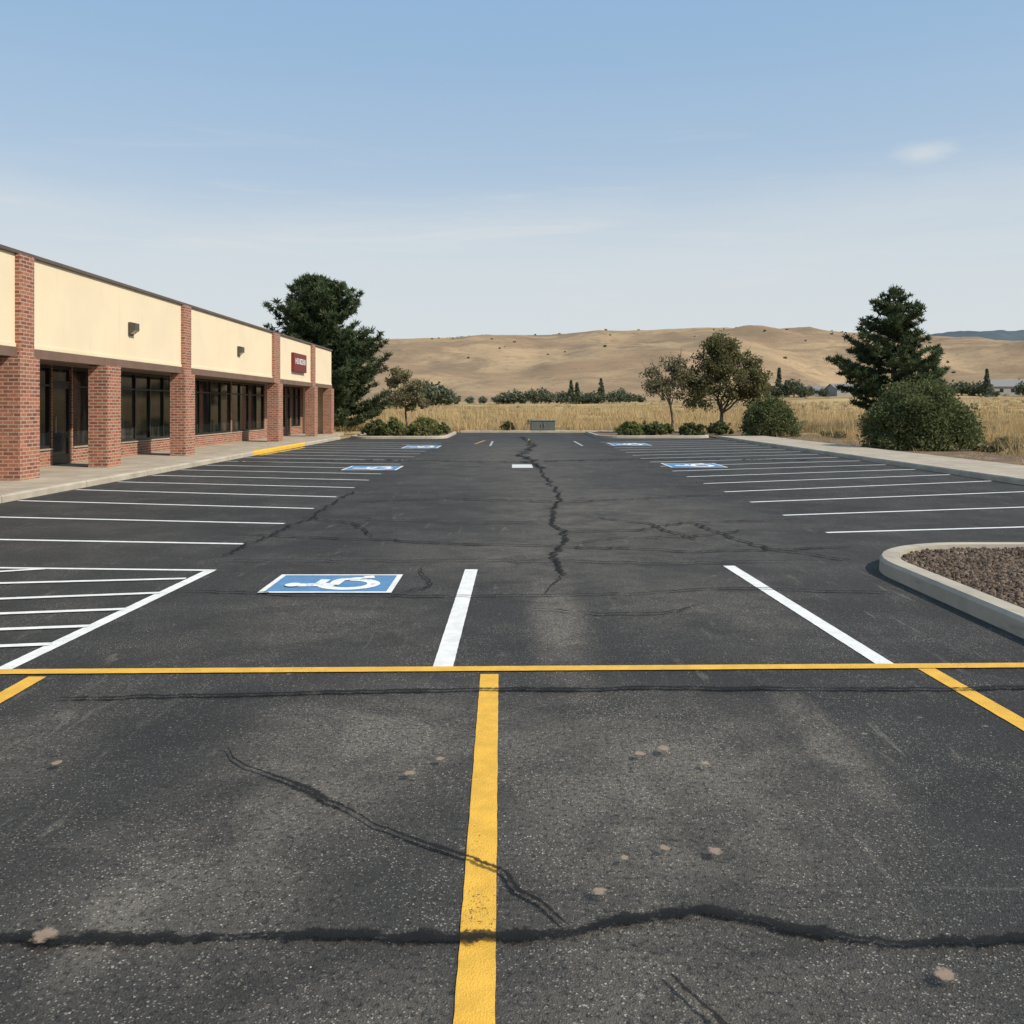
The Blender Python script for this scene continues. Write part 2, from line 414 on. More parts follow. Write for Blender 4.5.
def pine_tree(loc, H, prof, seed, label, lean=(0, 0), z0=.9, gap=.5, upk=.22, tuft=1.0, wobk=.55):
    rng = np.random.default_rng(seed)
    root = empty('pine_tree', loc, label, 'tree')
    mb = MB(); tp = [(lean[0] * (k / 8) ** 2, lean[1] * (k / 8) ** 2, H * k / 8) for k in range(9)]
    tube(mb, [(x, y, max(0, z * .985)) for x, y, z in tp], [.24 * (1 - k / 8.4) + .02 for k in range(9)], 9)
    ts = [p[0] for p in prof]; rs = [p[1] for p in prof]
    cs = []; rad = []; z = z0
    while z < H * .985:
        t = z / H; R = np.interp(t, ts, rs); nb = 4 + int(R * 1.35)
        a0 = rng.random() * 6.28
        for k in range(nb):
            a = a0 + 6.283 * k / nb + rng.normal(scale=.25)
            wob = 0.82 + wobk * mnoise.noise(Vector((math.cos(a) * 1.1 + seed, math.sin(a) * 1.1, z * .42))) + rng.normal(scale=.12)
            L = max(.25, R * min(1.15, wob))
            if rng.random() < .12: continue
            base = (lean[0] * t * t, lean[1] * t * t, z + rng.normal() * .08)
            up = (upk + .40 * t) * L * (.6 + .6 * rng.random())
            tip = (base[0] + math.cos(a) * L, base[1] + math.sin(a) * L, min(z + up, H + .05 - .42 * L))
            pts = limb(rng, base, tip, .10, 4); tube(mb, pts, [.06, .05, .035, .02, .01], 5)
            m = max(2, int(L / .33))
            for j in range(m):
                f = .22 + .78 * (j + .6) / m; f = min(1, f)
                i = min(3, int(f * 4)); g = f * 4 - i
                p = np.array(pts[i]) * (1 - g) + np.array(pts[i + 1]) * g
                wd = .30 * math.sin(min(1, f * 1.1) * 2.6) * min(1.6, L)
                for _ in range(1 + int(wd > .2) + int(wd > .4)):
                    cs.append(p + np.array([-math.sin(a), math.cos(a), 0]) * rng.normal() * wd * .6 + np.array([0, 0, .06 + .05 * rng.normal()])); rad.append((.17 + .12 * rng.random()) * tuft)
        z += gap * (1.15 - .5 * t) + .10 * rng.random()
    for _ in range(5): cs.append(np.array([lean[0], lean[1], H - .3]) + rng.normal(scale=.13, size=3)); rad.append(.2)
    tr = mb.obj('trunk', M['bark'], None, smoothf=True); tr.parent = root
    v, t = leaves(rng, cs, rad, 28, .070, 3.8, .42, True, .68)
    np_mesh('crown', v, 4, t, M['pine'], root)
    return root

def broad_tree(loc, H, trunkh, lobes, seed, label, mat, nclump=130, nleaf=70, lsize=.13, thr=-.12, name='leafy_tree', r0=.13, crad=.36, ntwig=10):
    rng = np.random.default_rng(seed); root = empty(name, loc, label, 'tree')
    mb = MB(); fork = np.array([rng.normal(scale=.05), 0, trunkh])
    tube(mb, [(0, 0, 0), (0.03, 0, trunkh * .5), tuple(fork)], [r0 * 1.25, r0 * .95, r0 * .8], 9)
    cs = []; tries = 0
    while len(cs) < nclump and tries < 20000:
        tries += 1
        l = lobes[rng.integers(len(lobes))]; d = unit(rng.normal(size=3)); r = rng.random() ** .38
        p = np.array(l[:3]) + d * r * np.array(l[3:6])
        if p[2] < trunkh * .6: continue
        if mnoise.noise(Vector(p * 1.15) + Vector((seed, 0, 0))) < thr: continue
        cs.append(p)
    cs = np.array(cs)
    idx = rng.choice(len(cs), min(7, len(cs)), replace=False); mains = []
    for i in idx:
        e = fork * .15 + cs[i] * .85; pts = limb(rng, fork, e, -.08, 5); mains.append(pts)
        tube(mb, pts, [r0 * .6, r0 * .5, r0 * .4, r0 * .3, r0 * .2, r0 * .1], 6)
    mp = np.array([p for m in mains for p in m[1:]])
    for c in cs:
        j = np.argmin(np.linalg.norm(mp - c, axis=1)); pts = limb(rng, mp[j], c, -.03, 3)
        tube(mb, pts, [r0 * .2, r0 * .14, r0 * .1, r0 * .05], 4)
    for _ in range(ntwig):
        c = cs[rng.integers(len(cs))]; e = c + unit(c - fork) * (.35 + .3 * rng.random()) + rng.normal(scale=.08, size=3)
        tube(mb, limb(rng, c, e, 0, 2), [.02, .014, .006], 4)
    tr = mb.obj('trunk', M['bark'], None, smoothf=True); tr.parent = root
    v, t = leaves(rng, cs, crad * (0.65 + .7 * rng.random(len(cs))), nleaf, lsize, 1.5, .45, False, .8)
    np_mesh('crown', v, 4, t, mat, root)
    return root

def shrub(loc, rx, ry, h, seed, label, mat, n=2500, lsize=.09, group=None, rough=.22, name='shrub'):
    rng = np.random.default_rng(seed); root = empty(name, loc, label, 'bush', group)
    mb = MB()
    nc = max(30, int(n / 36)); cs = []
    for _ in range(nc):
        a = rng.random() * 6.283; el = math.asin(rng.random() ** .8); rr = 0.60 + .34 * rng.random() ** .4
        d = Vector((math.cos(a) * math.cos(el), math.sin(a) * math.cos(el), math.sin(el)))
        w = 1 + rough * mnoise.noise(d * 2.2 + Vector((seed, 0, 0))) + rough * .4 * mnoise.noise(d * 6 + Vector((0, seed, 0)))
        cs.append((d.x * rx * rr * w, d.y * ry * rr * w, max(.06, d.z * h * rr * w + .04)))
    for c in cs[::max(1, nc // 22)]:
        tube(mb, limb(rng, (rng.normal() * .06, rng.normal() * .06, 0), c, -.05, 3), [.03, .022, .015, .006], 5)
    tr = mb.obj('stem', M['bark'], None, smoothf=True); tr.parent = root
    cr = min(rx, h) * .17
    v, t = leaves(rng, cs, cr, 36, lsize, 1.6, .45, False, .9)
    v[:, 2] = np.maximum(v[:, 2], .01)
    np_mesh('foliage', v, 4, t, mat, root)
    return root

# ------------------------------------------------------------------ terrain
rx_ = [-2500, -600, -200, 370, 450, 480, 560, 640, 690, 750, 850, 900, 940, 1024, 1500, 2600]
ry_ = [352, 350, 346, 341, 338, 335.5, 335, 333, 331.5, 332.5, 336.5, 341, 347, 349.5, 352, 355]
def tz(x, y):
    if y < 62: return -.02
    r = smooth(70, 390, y)
    z = -.02 + r * (3.2 + 3.4 * smooth(15, 120, x))
    if y > 66: z += smooth(66, 110, y) * (.30 * mnoise.noise(Vector((x * .06, y * .06, 0))) + .12 * mnoise.noise(Vector((x * .2, y * .2, 3))))
    if y > 400:
        px = 512 + 900 * x / 1250; rz = 1.6 + (HOR - np.interp(px, rx_, ry_)) / 900 * 1250 - 5.0
        s = smooth(400, 1280, y) if y < 1280 else 1.0
        g = mnoise.fractal(Vector((x / 200., y / 330., 3.1)), 1.0, 2.1, 3)
        g2 = mnoise.fractal(Vector((x / 62., y / 170., 7.7)), 1.0, 2.1, 4)
        z += s * rz + 6.75 * s * (1 - s) ** 2 * (19 * g) + 4 * s * (1 - s) * (7.0 * g2) + s * (.9 * g2)
        if y > 1280: z -= (y - 1280) * .06
    return z
def grid_obj(name, xs, ys, mat, zf):
    vs = [(x, y, zf(x, y)) for y in ys for x in xs]; nx = len(xs)
    fs = [(j * nx + i, j * nx + i + 1, (j + 1) * nx + i + 1, (j + 1) * nx + i) for j in range(len(ys) - 1) for i in range(nx - 1)]
    m = bpy.data.meshes.new(name); m.from_pydata(vs, [], fs); m.update()
    for p in m.polygons: p.use_smooth = True
    m.materials.append(mat); o = bpy.data.objects.new(name, m); link(o); return o
xs = [-2200, -1500, -1000, -700, -500] + list(range(-400, 401, 4)) + [500, 700, 1000, 1500, 2200]
ys = [-300, -100, -40, 0, 20, 40, 56] + list(range(60, 401, 4))
structure(grid_obj('ground', xs, ys, M['field'], tz), 'dry golden grass field beyond the parking lot', 'ground')
xs = [-2200, -1800, -1500] + list(range(-1300, 1601, 9)) + [1800, 2200]
ys = list(range(400, 1500, 9)) + [1600, 1900]
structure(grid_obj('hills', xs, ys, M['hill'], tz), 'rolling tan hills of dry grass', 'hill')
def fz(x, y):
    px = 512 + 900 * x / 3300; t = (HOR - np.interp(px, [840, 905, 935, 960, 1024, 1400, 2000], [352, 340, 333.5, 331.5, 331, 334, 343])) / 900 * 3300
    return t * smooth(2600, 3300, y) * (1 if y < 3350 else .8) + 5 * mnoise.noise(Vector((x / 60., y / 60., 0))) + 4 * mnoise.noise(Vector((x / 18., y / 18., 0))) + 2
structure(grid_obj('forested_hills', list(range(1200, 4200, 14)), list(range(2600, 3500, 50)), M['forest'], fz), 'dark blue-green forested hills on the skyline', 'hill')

# ------------------------------------------------------------------ parking lot sheets
mb = MB().quad([(-8.55, -30, 0), (10.5, -30, 0), (10.5, 56.2, 0), (-8.55, 56.2, 0)])
structure(mb.obj('parking_lot', M['asphalt']), 'dark worn asphalt parking lot', 'parking lot')

Z1 = .004
def line(a, b, w, mat, name='parking_line', label='painted white parking stall line', z=Z1, jit=.0014):
    a = Vector(a); b = Vector(b); d = b - a; L = d.length; d.normalize(); n = Vector((-d.y, d.x)); k = max(2, int(L / .06))
    mb = MB(); rnd = random.Random(int(a.x * 991 + a.y * 37)); L1 = []; R1 = []
    for i in range(k + 1):
        c = a + d * (L * i / k); j1 = rnd.uniform(-jit, jit); j2 = rnd.uniform(-jit, jit)
        L1.append(c + n * (w / 2 + j1)); R1.append(c - n * (w / 2 + j2))
    for i in range(k):
        mb.quad([(*R1[i], z), (*R1[i + 1], z), (*L1[i + 1], z), (*L1[i], z)])
    return structure(mb.obj(name, mat), label, 'road marking')

ZY = .008
line((-9 + .6, 5.30), (3.4, 5.56), .098, M['yellow'], 'dividing_line', 'long thin yellow line across the parking lot', ZY)
for x0, y0, x1, y1 in [(-2.81, 5.33, -2.84, -2), (-.135, 5.38, -.045, -2), (2.53, 5.5, 2.86, -2)]:
    line((x0, y0), (x1, y1), .108, M['yellow'], 'parking_line', 'thick yellow parking stall line', Z1)
line((-.425, 5.50), (-.40, 8.85), .125, M['white'])
line((2.32, 5.58), (2.18, 9.05), .115, M['white'])
line((-3.10, 5.42), (-2.95, 8.78), .105, M['white'])
line((-8.4, 9.15), (-2.90, 8.80), .07, M['white'], 'hatching_line', 'white border line of hatched bay')
for (ax, ay, bx, by) in [(-7.8, 7.7, -3.03, 8.36), (-7.2, 6.9, -3.01, 7.72), (-7.0, 6.4, -3.05, 7.1), (-6.6, 5.95, -3.08, 6.55), (-6.2, 5.55, -3.1, 6.05), (-8.3, 7.3, -4.6, 8.87)]:
    line((ax, ay), (bx, by), .075, M['white'], 'hatching_line', 'white diagonal hatching stripe', .0085)
for n in range(17):
    y = 10.5 + 1.83 * n; t = min(1.4, .6 + .3 * n)
    line((-3.12, y), (-8.42, y + t), .085 if n < 6 else .1, M['white'] if n < 6 else M['whitefar'])
for n in range(17):
    y = 11.45 + 1.83 * n; t = min(2.5, 1.2 + .45 * n)
    line((4.0, y), (10.35, y + t), .085 if n < 6 else .1, M['white'] if n < 6 else M['whitefar'])

def pad(cx, cy, w, d, label):
    mb = MB().quad([(cx - w / 2, cy - d / 2, .006), (cx + w / 2, cy - d / 2, .006), (cx + w / 2, cy + d / 2, .006), (cx - w / 2, cy + d / 2, .006)])
    o = structure(mb.obj('accessible_parking_symbol', M['blue']), label, 'road marking')
    mb = MB(); z = .010; b = .05; bd = MB()
    for x0, x1, y0, y1 in [(-w / 2, w / 2, -d / 2, -d / 2 + b), (-w / 2, w / 2, d / 2 - b, d / 2), (-w / 2, -w / 2 + b, -d / 2 + b, d / 2 - b), (w / 2 - b, w / 2, -d / 2 + b, d / 2 - b)]:
        bd.quad([(cx + x0, cy + y0, z), (cx + x1, cy + y0, z), (cx + x1, cy + y1, z), (cx + x0, cy + y1, z)])
    sx = w * .70; sy = d * .84
    def P(u, v, zz): return (cx - v * sx + .02, cy + u * sy, zz)
    def stroke(pts, wd, zz):
        pts = [Vector(p) for p in pts]; L = []; R = []
        for i, p in enumerate(pts):
            a = pts[max(0, i - 1)]; c = pts[min(len(pts) - 1, i + 1)]; dd = (c - a).normalized(); nn = Vector((-dd.y, dd.x)) * wd / 2
            L.append(p + nn); R.append(p - nn)
        for i in range(len(pts) - 1): mb.quad([P(*R[i], zz), P(*R[i + 1], zz), P(*L[i + 1], zz), P(*L[i], zz)])
    stroke([(-.06 + .29 * math.cos(t), -.15 + .28 * math.sin(t)) for t in [math.radians(q) for q in range(112, 372, 12)]], .145, z)
    stroke([(-.14, .40), (-.10, .0)], .18, .0118)
    stroke([(-.13, .01), (.14, -.01), (.22, -.04), (.30, -.22), (.34, -.34), (.46, -.30)], .13, .0136)
    stroke([(-.10, .17), (.20, .15)], .11, .0154)
    hc = (-.15, .45); mb.quad([P(hc[0] + .12 * math.cos(k * .5236), hc[1] + .09 * math.sin(k * .5236), .0172) for k in range(12)])
    e = mb.obj('wheelchair_emblem', M['worn']); e.parent = o
    e = bd.obj('border_line', M['white']); e.parent = o
    return o
pad(-1.61, 8.13, 1.15, .84, 'blue and white accessible parking symbol on asphalt')
for (cx, cy, w, d) in [(-3.62, 23.5, 1.4, 1.6), (4.95, 24.6, 1.5, 1.8), (-3.6, 36, 1.4, 2.4), (5.0, 38.5, 1.6, 2.6)]:
    pad(cx, cy, w, d, 'faded blue accessible parking pad between stall lines')
structure(MB().quad([(0, 23.6, .006), (.55, 23.6, .006), (.55, 25.0, .006), (0, 25.0, .006)]).obj('painted_patch', M['whitefar']), 'small white painted patch on asphalt', 'road marking')
for x, y0, y1 in [(-.9, 37, 42), (2.9, 37, 42)]:
    line((x, y0), (x, y1), .09, M['dim'])
line((-1.6, 39), (-1.3, 43), .12, M['dimy'], 'parking_line', 'faded yellow lane mark')
line((.75, 42), (.85, 45), .10, M['dimy'], 'parking_line', 'faded yellow lane mark')

def crack(mb, pts, w, z, seed, jit=.02, step=.05):
    P = [Vector(p) for p in pts]; out = []
    for a, b in zip(P[:-1], P[1:]):
        k = max(1, int((b - a).length / step))
        for i in range(k): out.append(a.lerp(b, i / k))
    out.append(P[-1])
    q = []
    for i, p in enumerate(out):
        n1 = mnoise.noise(Vector((p.x * 1.6 + seed, p.y * 1.6, 0))); n2 = mnoise.noise(Vector((p.x * 7, p.y * 7 + seed, 5)))
        n3 = mnoise.noise(Vector((p.x * 7 + 30, p.y * 7 + seed, 9)))
        q.append(Vector((p.x + jit * (n1 * 1.6 + n3 * 1.3), p.y + jit * (n1 * 1.3 + n2 * 1.3))))
    N = len(q); prev = None
    for i in range(N):
        a = q[max(0, i - 1)]; b = q[min(N - 1, i + 1)]; d = (b - a).normalized(); n = Vector((-d.y, d.x))
        tp = min(1, i / 5, (N - 1 - i) / 5); ww = w * (.35 + .65 * tp) * (1 + .9 * mnoise.noise(Vector((i * .13, seed, 0))))
        c = (q[i] + n * ww, q[i] - n * ww)
        if prev: mb.quad([(*prev[1], z), (*c[1], z), (*c[0], z), (*prev[0], z)], [(0, -1), (0, -1), (0, 1), (0, 1)])
        prev = c
zc = .0175
CR = [([(-3.0, 2.62), (-1.52, 2.68), (-1.087, 2.70), (-.548, 2.71), (-.156, 2.70), (.146, 2.74), (.589, 2.82), (.842, 2.73), (1.154, 2.68), (1.514, 2.66), (3, 2.6)], .050, .026),
      ([(-2.47, 4.91), (-1.445, 4.97), (-.236, 5.05), (1.063, 5.09), (2.0, 5.06), (3.3, 5.09)], .042, .02),
      ([(-1.32, 4.16), (-1.15, 3.95), (-1.04, 3.86), (-.78, 3.66), (-.628, 3.49), (-.332, 3.25), (-.15, 3.15), (-.04, 3.04), (.12, 2.88), (.20, 2.76)], .021, .028),
      ([(.71, 22.9), (.80, 18), (.86, 16), (.62, 13.5), (.55, 12.4), (.66, 11.4), (.60, 10.4), (.38, 9.35), (.47, 8.47)], .056, .055)]
FA = [([(-3.6, 11.3), (-1.83, 10.8), (-.37, 10.4), (1.0, 10.2), (2.06, 9.86), (3.8, 10.2)], .052, .06),
      ([(.86, 13.3), (1.3, 12.9), (1.87, 12.2), (2.2, 10.8)], .052, .06),
      ([(-2.9, 7.8), (-2.3, 7.66), (-1.2, 7.6), (-.52, 7.54), (.4, 7.6), (1.09, 7.66), (1.9, 7.9), (3.3, 7.7)], .034, .035),
      ([(1.6, 7.3), (1.2, 6.95), (.68, 6.9), (.2, 7.1)], .030, .03),
      ([(-.9, 8.9), (-.72, 8.0), (-1.05, 7.5)], .022, .03),
      ([(2.4, 12.4), (2.6, 11.6), (2.75, 10.3), (3.5, 9.3)], .052, .06),
      ([(-3.0, 17), (-2.9, 13), (-3.0, 11), (-3.1, 9.6)], .044, .05),
      ([(-3.05, 13), (-2.1, 12.2), (-1.7, 11.0)], .04, .05),
      ([(.70, 11.5), (1.6, 11.6), (2.4, 12.4), (3.9, 12.6)], .05, .06),
      ([(.62, 10.4), (1.3, 10.9), (2.2, 11.0), (3.0, 11.6)], .045, .06),
      ([(.44, 2.50), (.50, 2.38), (.60, 2.15)], .022, .01),
      ([(-8, 26), (-4, 27), (0, 26), (4, 27.5), (9, 27)], .12, .2),
      ([(-2.6, 15), (-1.2, 15.6), (.8, 15.0), (3.6, 16.2)], .06, .1),
      ([(-2.9, 9.3), (-1.6, 9.25), (-.2, 9.3), (1.6, 9.1), (2.9, 9.3)], .030, .05),
      ([(.47, 8.5), (.30, 7.6)], .022, .03),
      ([(-2.2, 12.8), (-.8, 12.3), (.55, 12.4)], .04, .06),
      ([(.75, 23), (.3, 30), (.9, 38), (.5, 48)], .12, .2)]
cr = MB(); fa = MB()
for i, (p, w, j) in enumerate(CR): crack(cr, p, w, zc + .0004 * i, i * 7 + 3, j)
for i, (p, w, j) in enumerate(FA): crack(fa, p, w, zc + .0004 * (i + 4), i * 5 + 31, j)
structure(cr.obj('pavement_cracks', M['crack']), 'dark tar sealed cracks in the asphalt', 'pavement crack')
structure(fa.obj('pavement_cracks', M['faint']), 'fine faint cracks in the asphalt', 'pavement crack')
sm = MB()
for i, (x, y, r) in enumerate([(.72, 3.19, .024), (.546, 3.21, .018), (.286, 2.92, .022), (.395, 3.14, .014), (1.2, 2.49, .030), (-1.39, 2.68, .036), (-.32, 4.02, .020), (-.44, 3.86, .024),
                              (.58, 4.08, .024), (.70, 4.14, .026), (.85, 3.97, .018), (-2.01, 3.97, .024)]):
    z = .0285 + .0003 * i; k = 14; R = []
    for q in range(k): R.append((x + 1.5 * r * math.cos(6.283 * q / k), y + 1.8 * r * math.sin(6.283 * q / k), z))
    for q in range(k):
        sm.quad([(x, y, z), R[q], R[(q + 1) % k]], [(0, 0), (math.cos(6.283 * q / k), math.sin(6.283 * q / k)), (math.cos(6.283 * (q + 1) / k), math.sin(6.283 * (q + 1) / k))])
structure(sm.obj('pavement_stains', M['stain']), 'small pale tan stains on the asphalt', 'stain')

# ------------------------------------------------------------------ kerbs, sidewalks, beds
KP = lambda h, w=.16: [(0, -.02), (.006, h - .03), (.03, h), (w, h), (w, 0)]
HK = .13
structure(MB().strip([(-8.5, -30), (-8.5, 29.6)], KP(HK), inward=1).obj('kerb', M['kerb']), 'concrete kerb edging the sidewalk', 'kerb')
structure(MB().strip([(-8.5, 29.604), (-8.5, 37)], KP(HK + .01), inward=1).obj('kerb', M['kerby']), 'kerb section painted yellow', 'kerb')
structure(MB().strip([(-8.5, 37.004), (-8.5, 44.6)], KP(HK), inward=1).obj('kerb', M['kerb']), 'concrete kerb edging the sidewalk', 'kerb')
structure(MB().box(-11.62, -8.66, -30, 44.6, -.02, HK - .004).box(-11.62, -9.7, 44.6, 52, -.02, HK - .004).obj('sidewalk', M['walk']), 'pale concrete sidewalk along the shops', 'sidewalk')
line((-8.34, 29.8), (-8.2, 35.5), .16, M['yellow'], 'kerb_marking', 'yellow painted strip beside the kerb')
structure(MB().strip([(10.45, -30), (10.45, 46)], KP(HK), inward=-1).obj('kerb', M['kerb']), 'concrete kerb edging the far sidewalk', 'kerb')
structure(MB().box(10.61, 12.9, -30, 46, -.02, HK - .004).obj('sidewalk', M['walk']), 'concrete sidewalk beside dry planting strip', 'sidewalk')
structure(MB().strip([(10.45, 56), (4.3, 56)], KP(HK), inward=-1).strip([(4.2, 56), (-3.2, 56)], KP(HK), inward=-1).obj('kerb', M['kerb']), 'far concrete kerb of the parking lot', 'kerb')

def arc(cx, cy, r, a0, a1, n=8): return [(cx + r * math.cos(math.radians(a0 + (a1 - a0) * i / n)), cy + r * math.sin(math.radians(a0 + (a1 - a0) * i / n))) for i in range(n + 1)]
def rrect(x0, x1, y0, y1, r, n=8):
    return arc(x1 - r, y0 + r, r, -90, 0, n) + arc(x1 - r, y1 - r, r, 0, 90, n) + arc(x0 + r, y1 - r, r, 90, 180, n) + arc(x0 + r, y0 + r, r, 180, 270, n)
def island(x0, x1, y0, y1, r, label, w=.16, n=8):
    path = rrect(x0, x1, y0, y1, r, n)
    structure(MB().strip(path, KP(.14, w), closed=True, inward=1).obj('kerb', M['kerb'], smoothf=False), 'kerb around ' + label, 'kerb')
    inner = rrect(x0 + w, x1 - w, y0 + w, y1 - w, max(.05, r - w), n)
    structure(MB().quad([(a, b, .085) for a, b in inner]).obj('planting_bed', M['mulch']), label, 'planting bed')
IX, IY, IR = 3.53, 9.75, 1.35
island(IX, 9.9, 2.0, IY, IR, 'brown gravel parking island', .18, 14)
island(-8.3, -3.3, 45.2, 54.6, 1.2, 'mulch bed with low shrubs')
island(4.4, 10.3, 46.0, 55.2, 1.2, 'mulch bed with trees')
structure(MB().quad([(12.9, 10, .03), (16.4, 10, .03), (16.4, 46, .03), (12.9, 46, .03)]).quad([(10.6, 46, .034), (16.4, 46, .034), (16.4, 57, .034), (10.6, 57, .034)]).obj('planting_strip', M['mulch']), 'brown mulch strip beside the sidewalk', 'planting bed')

rng = np.random.default_rng(5)
t_ = (1 + 5 ** .5) / 2
ico = unit(np.array([(-1, t_, 0), (1, t_, 0), (-1, -t_, 0), (1, -t_, 0), (0, -1, t_), (0, 1, t_), (0, -1, -t_), (0, 1, -t_), (t_, 0, -1), (t_, 0, 1), (-t_, 0, -1), (-t_, 0, 1)], float))
icf = np.array([(0, 11, 5), (0, 5, 1), (0, 1, 7), (0, 7, 10), (0, 10, 11), (1, 5, 9), (5, 11, 4), (11, 10, 2), (10, 7, 6), (7, 1, 8), (3, 9, 4), (3, 4, 2), (3, 2, 6), (3, 6, 8), (3, 8, 9), (4, 9, 5), (2, 4, 11), (6, 2, 10), (8, 6, 7), (9, 8, 1)])
N = 15000
X = IX + .2 + 2.9 * rng.random(N); Y = 5.6 + (IY - 5.8) * rng.random(N)
def inside(x, y):
    cx, cy = IX + IR, IY - IR
    return not (x < cx and y > cy and (x - cx) ** 2 + (y - cy) ** 2 > (IR - .21) ** 2)
ok = np.array([inside(a, b) for a, b in zip(X, Y)]); X = X[ok]; Y = Y[ok]; N = len(X)
S = (.009 + .017 * rng.random((N, 1, 1)) ** 2) * (0.7 + .6 * rng.random((N, 1, 3)))
V = ico[None] * (1 + .15 * rng.normal(size=(N, 12, 1))) * S
C = np.stack([X, Y, .088 + .014 * rng.random(N)], 1)[:, None, :]
V = (V + C)[:, icf, :].reshape(-1, 3)
T = np.repeat(np.clip(rng.normal(.40, .24, N), 0, 1), 60)
g = np_mesh('gravel', V, 3, T, M['stone']); g['kind'] = 'stuff'; g['label'] = 'brown and grey gravel filling the kerbed island'; g['category'] = 'gravel'

# ------------------------------------------------------------------ building
B = empty('shop_building', (-10, 20, 0), 'single-storey strip mall with cream walls and red brick columns', 'building')
ZT = 4.72; XW = -10.1; XS = -11.6; Y0 = 4.0; Y1 = 50.3
def part(mb, name, mat, bevel=0, parent=B, label=None):
    o = mb.obj(name, mat, None, bevel)
    o.parent = parent
    loc = Vector((0, 0, 0)); q = parent
    while q is not None: loc += Vector(q.location); q = q.parent
    o.location = -loc
    if label: o['label'] = label
    return o
part(MB().box(XW - .3, XW, Y0, Y1, 2.82, ZT).box(-24, XW - .3, Y1 - .3, Y1, -.02, ZT - .003).box(-24, XW - .3, Y0, Y0 + .3, -.02, ZT - .003).box(-24, -23.7, Y0 + .3, Y1 - .3, -.02, ZT - .003), 'wall', M['stucco'])
part(MB().box(-23.7, XW - .3, Y0 + .3, Y1 - .3, 4.2, 4.32), 'roof', M['roof'])
part(MB().box(XW - .36, XW + .06, Y0 - .05, Y1 + .06, ZT, ZT + .08), 'coping', M['coping'], .01)
part(MB().box(XW - .3, XW + .05, Y0 + .0, Y1 + .02, 2.62, 2.817), 'fascia', M['brown'], .008)
part(MB().box(XW - .02, XW + .025, Y0, Y1, 2.823, 2.90), 'trim', M['stucco'])
part(MB().box(XS - .15, XW - .302, Y0 + .3, Y1 - .3, 2.66, 2.80), 'soffit', M['soffit'])
cols = [(11.2, 11.9), (18.05, 18.8), (21.95, 22.7), (27.2, 28.0), (38.0, 38.75), (45.0, 45.7), (49.2, 49.85)]
for a, b in cols:
    part(MB().box(-10.34, -9.86, a, b, HK - .01, 2.617), 'brick_column', M['brick'], .008)
for a, b in [(11.3, 11.8), (18.28, 18.8), (27.45, 28.0), (37.85, 38.75), (45.1, 45.7)]:
    part(MB().box(XW - .1, -9.975, a, b, 2.62, ZT - .003), 'brick_pilaster', M['brick'], .006)
openings = [('w', 12.5, 17.0), ('w', 20.0, 22.7), ('d', 22.75, 23.75), ('w', 23.8, 26.0), ('w', 26.7, 31.2), ('w', 32.3, 37.2), ('w', 37.3, 42.2), ('w', 43.6, 46.1), ('d', 46.2, 47.2), ('w', 47.3, 49.4)]
sw = MB(); y = Y0 + .3
for k, a, b in openings:
    if a - y > .06: sw.box(XS - .3, XS, y, a, HK - .01, 2.66)
    elif a > y: sw.box(XS - .25, XS - .01, y, a, HK - .01, 2.66)
    if k == 'w': sw.box(XS - .28, XS - .004, a, b, HK - .01, .56)
    y = b
sw.box(XS - .3, XS, y, Y1 - .3, HK - .01, 2.66)
part(sw, 'storefront_wall', M['brick'])
rnd = random.Random(3)
for k, a, b in openings:
    if k == 'w':
        w = part(MB().box(XS - .12, XS - .09, a, b, .56, 2.66), 'window', M['glass'])
        f = MB(); n = max(2, round((b - a) / 1.15)); x0, x1 = XS - .16, XS - .03
        f.box(x0, x1, a, b, .56, .63).box(x0, x1, a, b, 2.58, 2.655)
        for i in range(n + 1):
            yy = a + (b - a) * i / n; yy = min(max(yy, a + .03), b - .03); f.box(x0 + .004, x1 - .004, yy - .03, yy + .03, .63, 2.58)
        f.box(x0 + .01, x1 - .01, a + .06, b - .06, 2.12, 2.17)
        part(f, 'frame', M['frame'], 0, w)
        part(MB().box(XS - .1, XS + .03, a, b, .52, .556), 'sill', M['walk'], 0, w)
    else:
        d = MB(); x0, x1 = XS - .15, XS - .05
        d.box(x0, x1, a, a + .09, HK, 2.2).box(x0, x1, b - .09, b, HK, 2.2).box(x0 + .004, x1 - .004, a + .09, b - .09, HK, .38).box(x0 + .004, x1 - .004, a + .09, b - .09, 2.08, 2.2).box(x0 - .01, x1 + .01, a, b, 2.2, 2.27).box(x0, x1, a, b, 2.58, 2.66)
        dd = part(d, 'door', M['frame'])
        part(MB().box(XS - .11, XS - .09, a + .09, b - .09, .38, 2.08).box(XS - .11, XS - .09, a + .002, b - .002, 2.27, 2.58), 'door_glass', M['glass'], 0, dd)
        part(MB().box(XS - .02, XS + .0, a + .13, a + .16, .95, 1.35).box(XS - .05, XS - .02, a + .13, a + .16, .97, 1.0).box(XS - .05, XS - .02, a + .13, a + .16, 1.30, 1.33), 'handle', M['steel'], 0, dd)
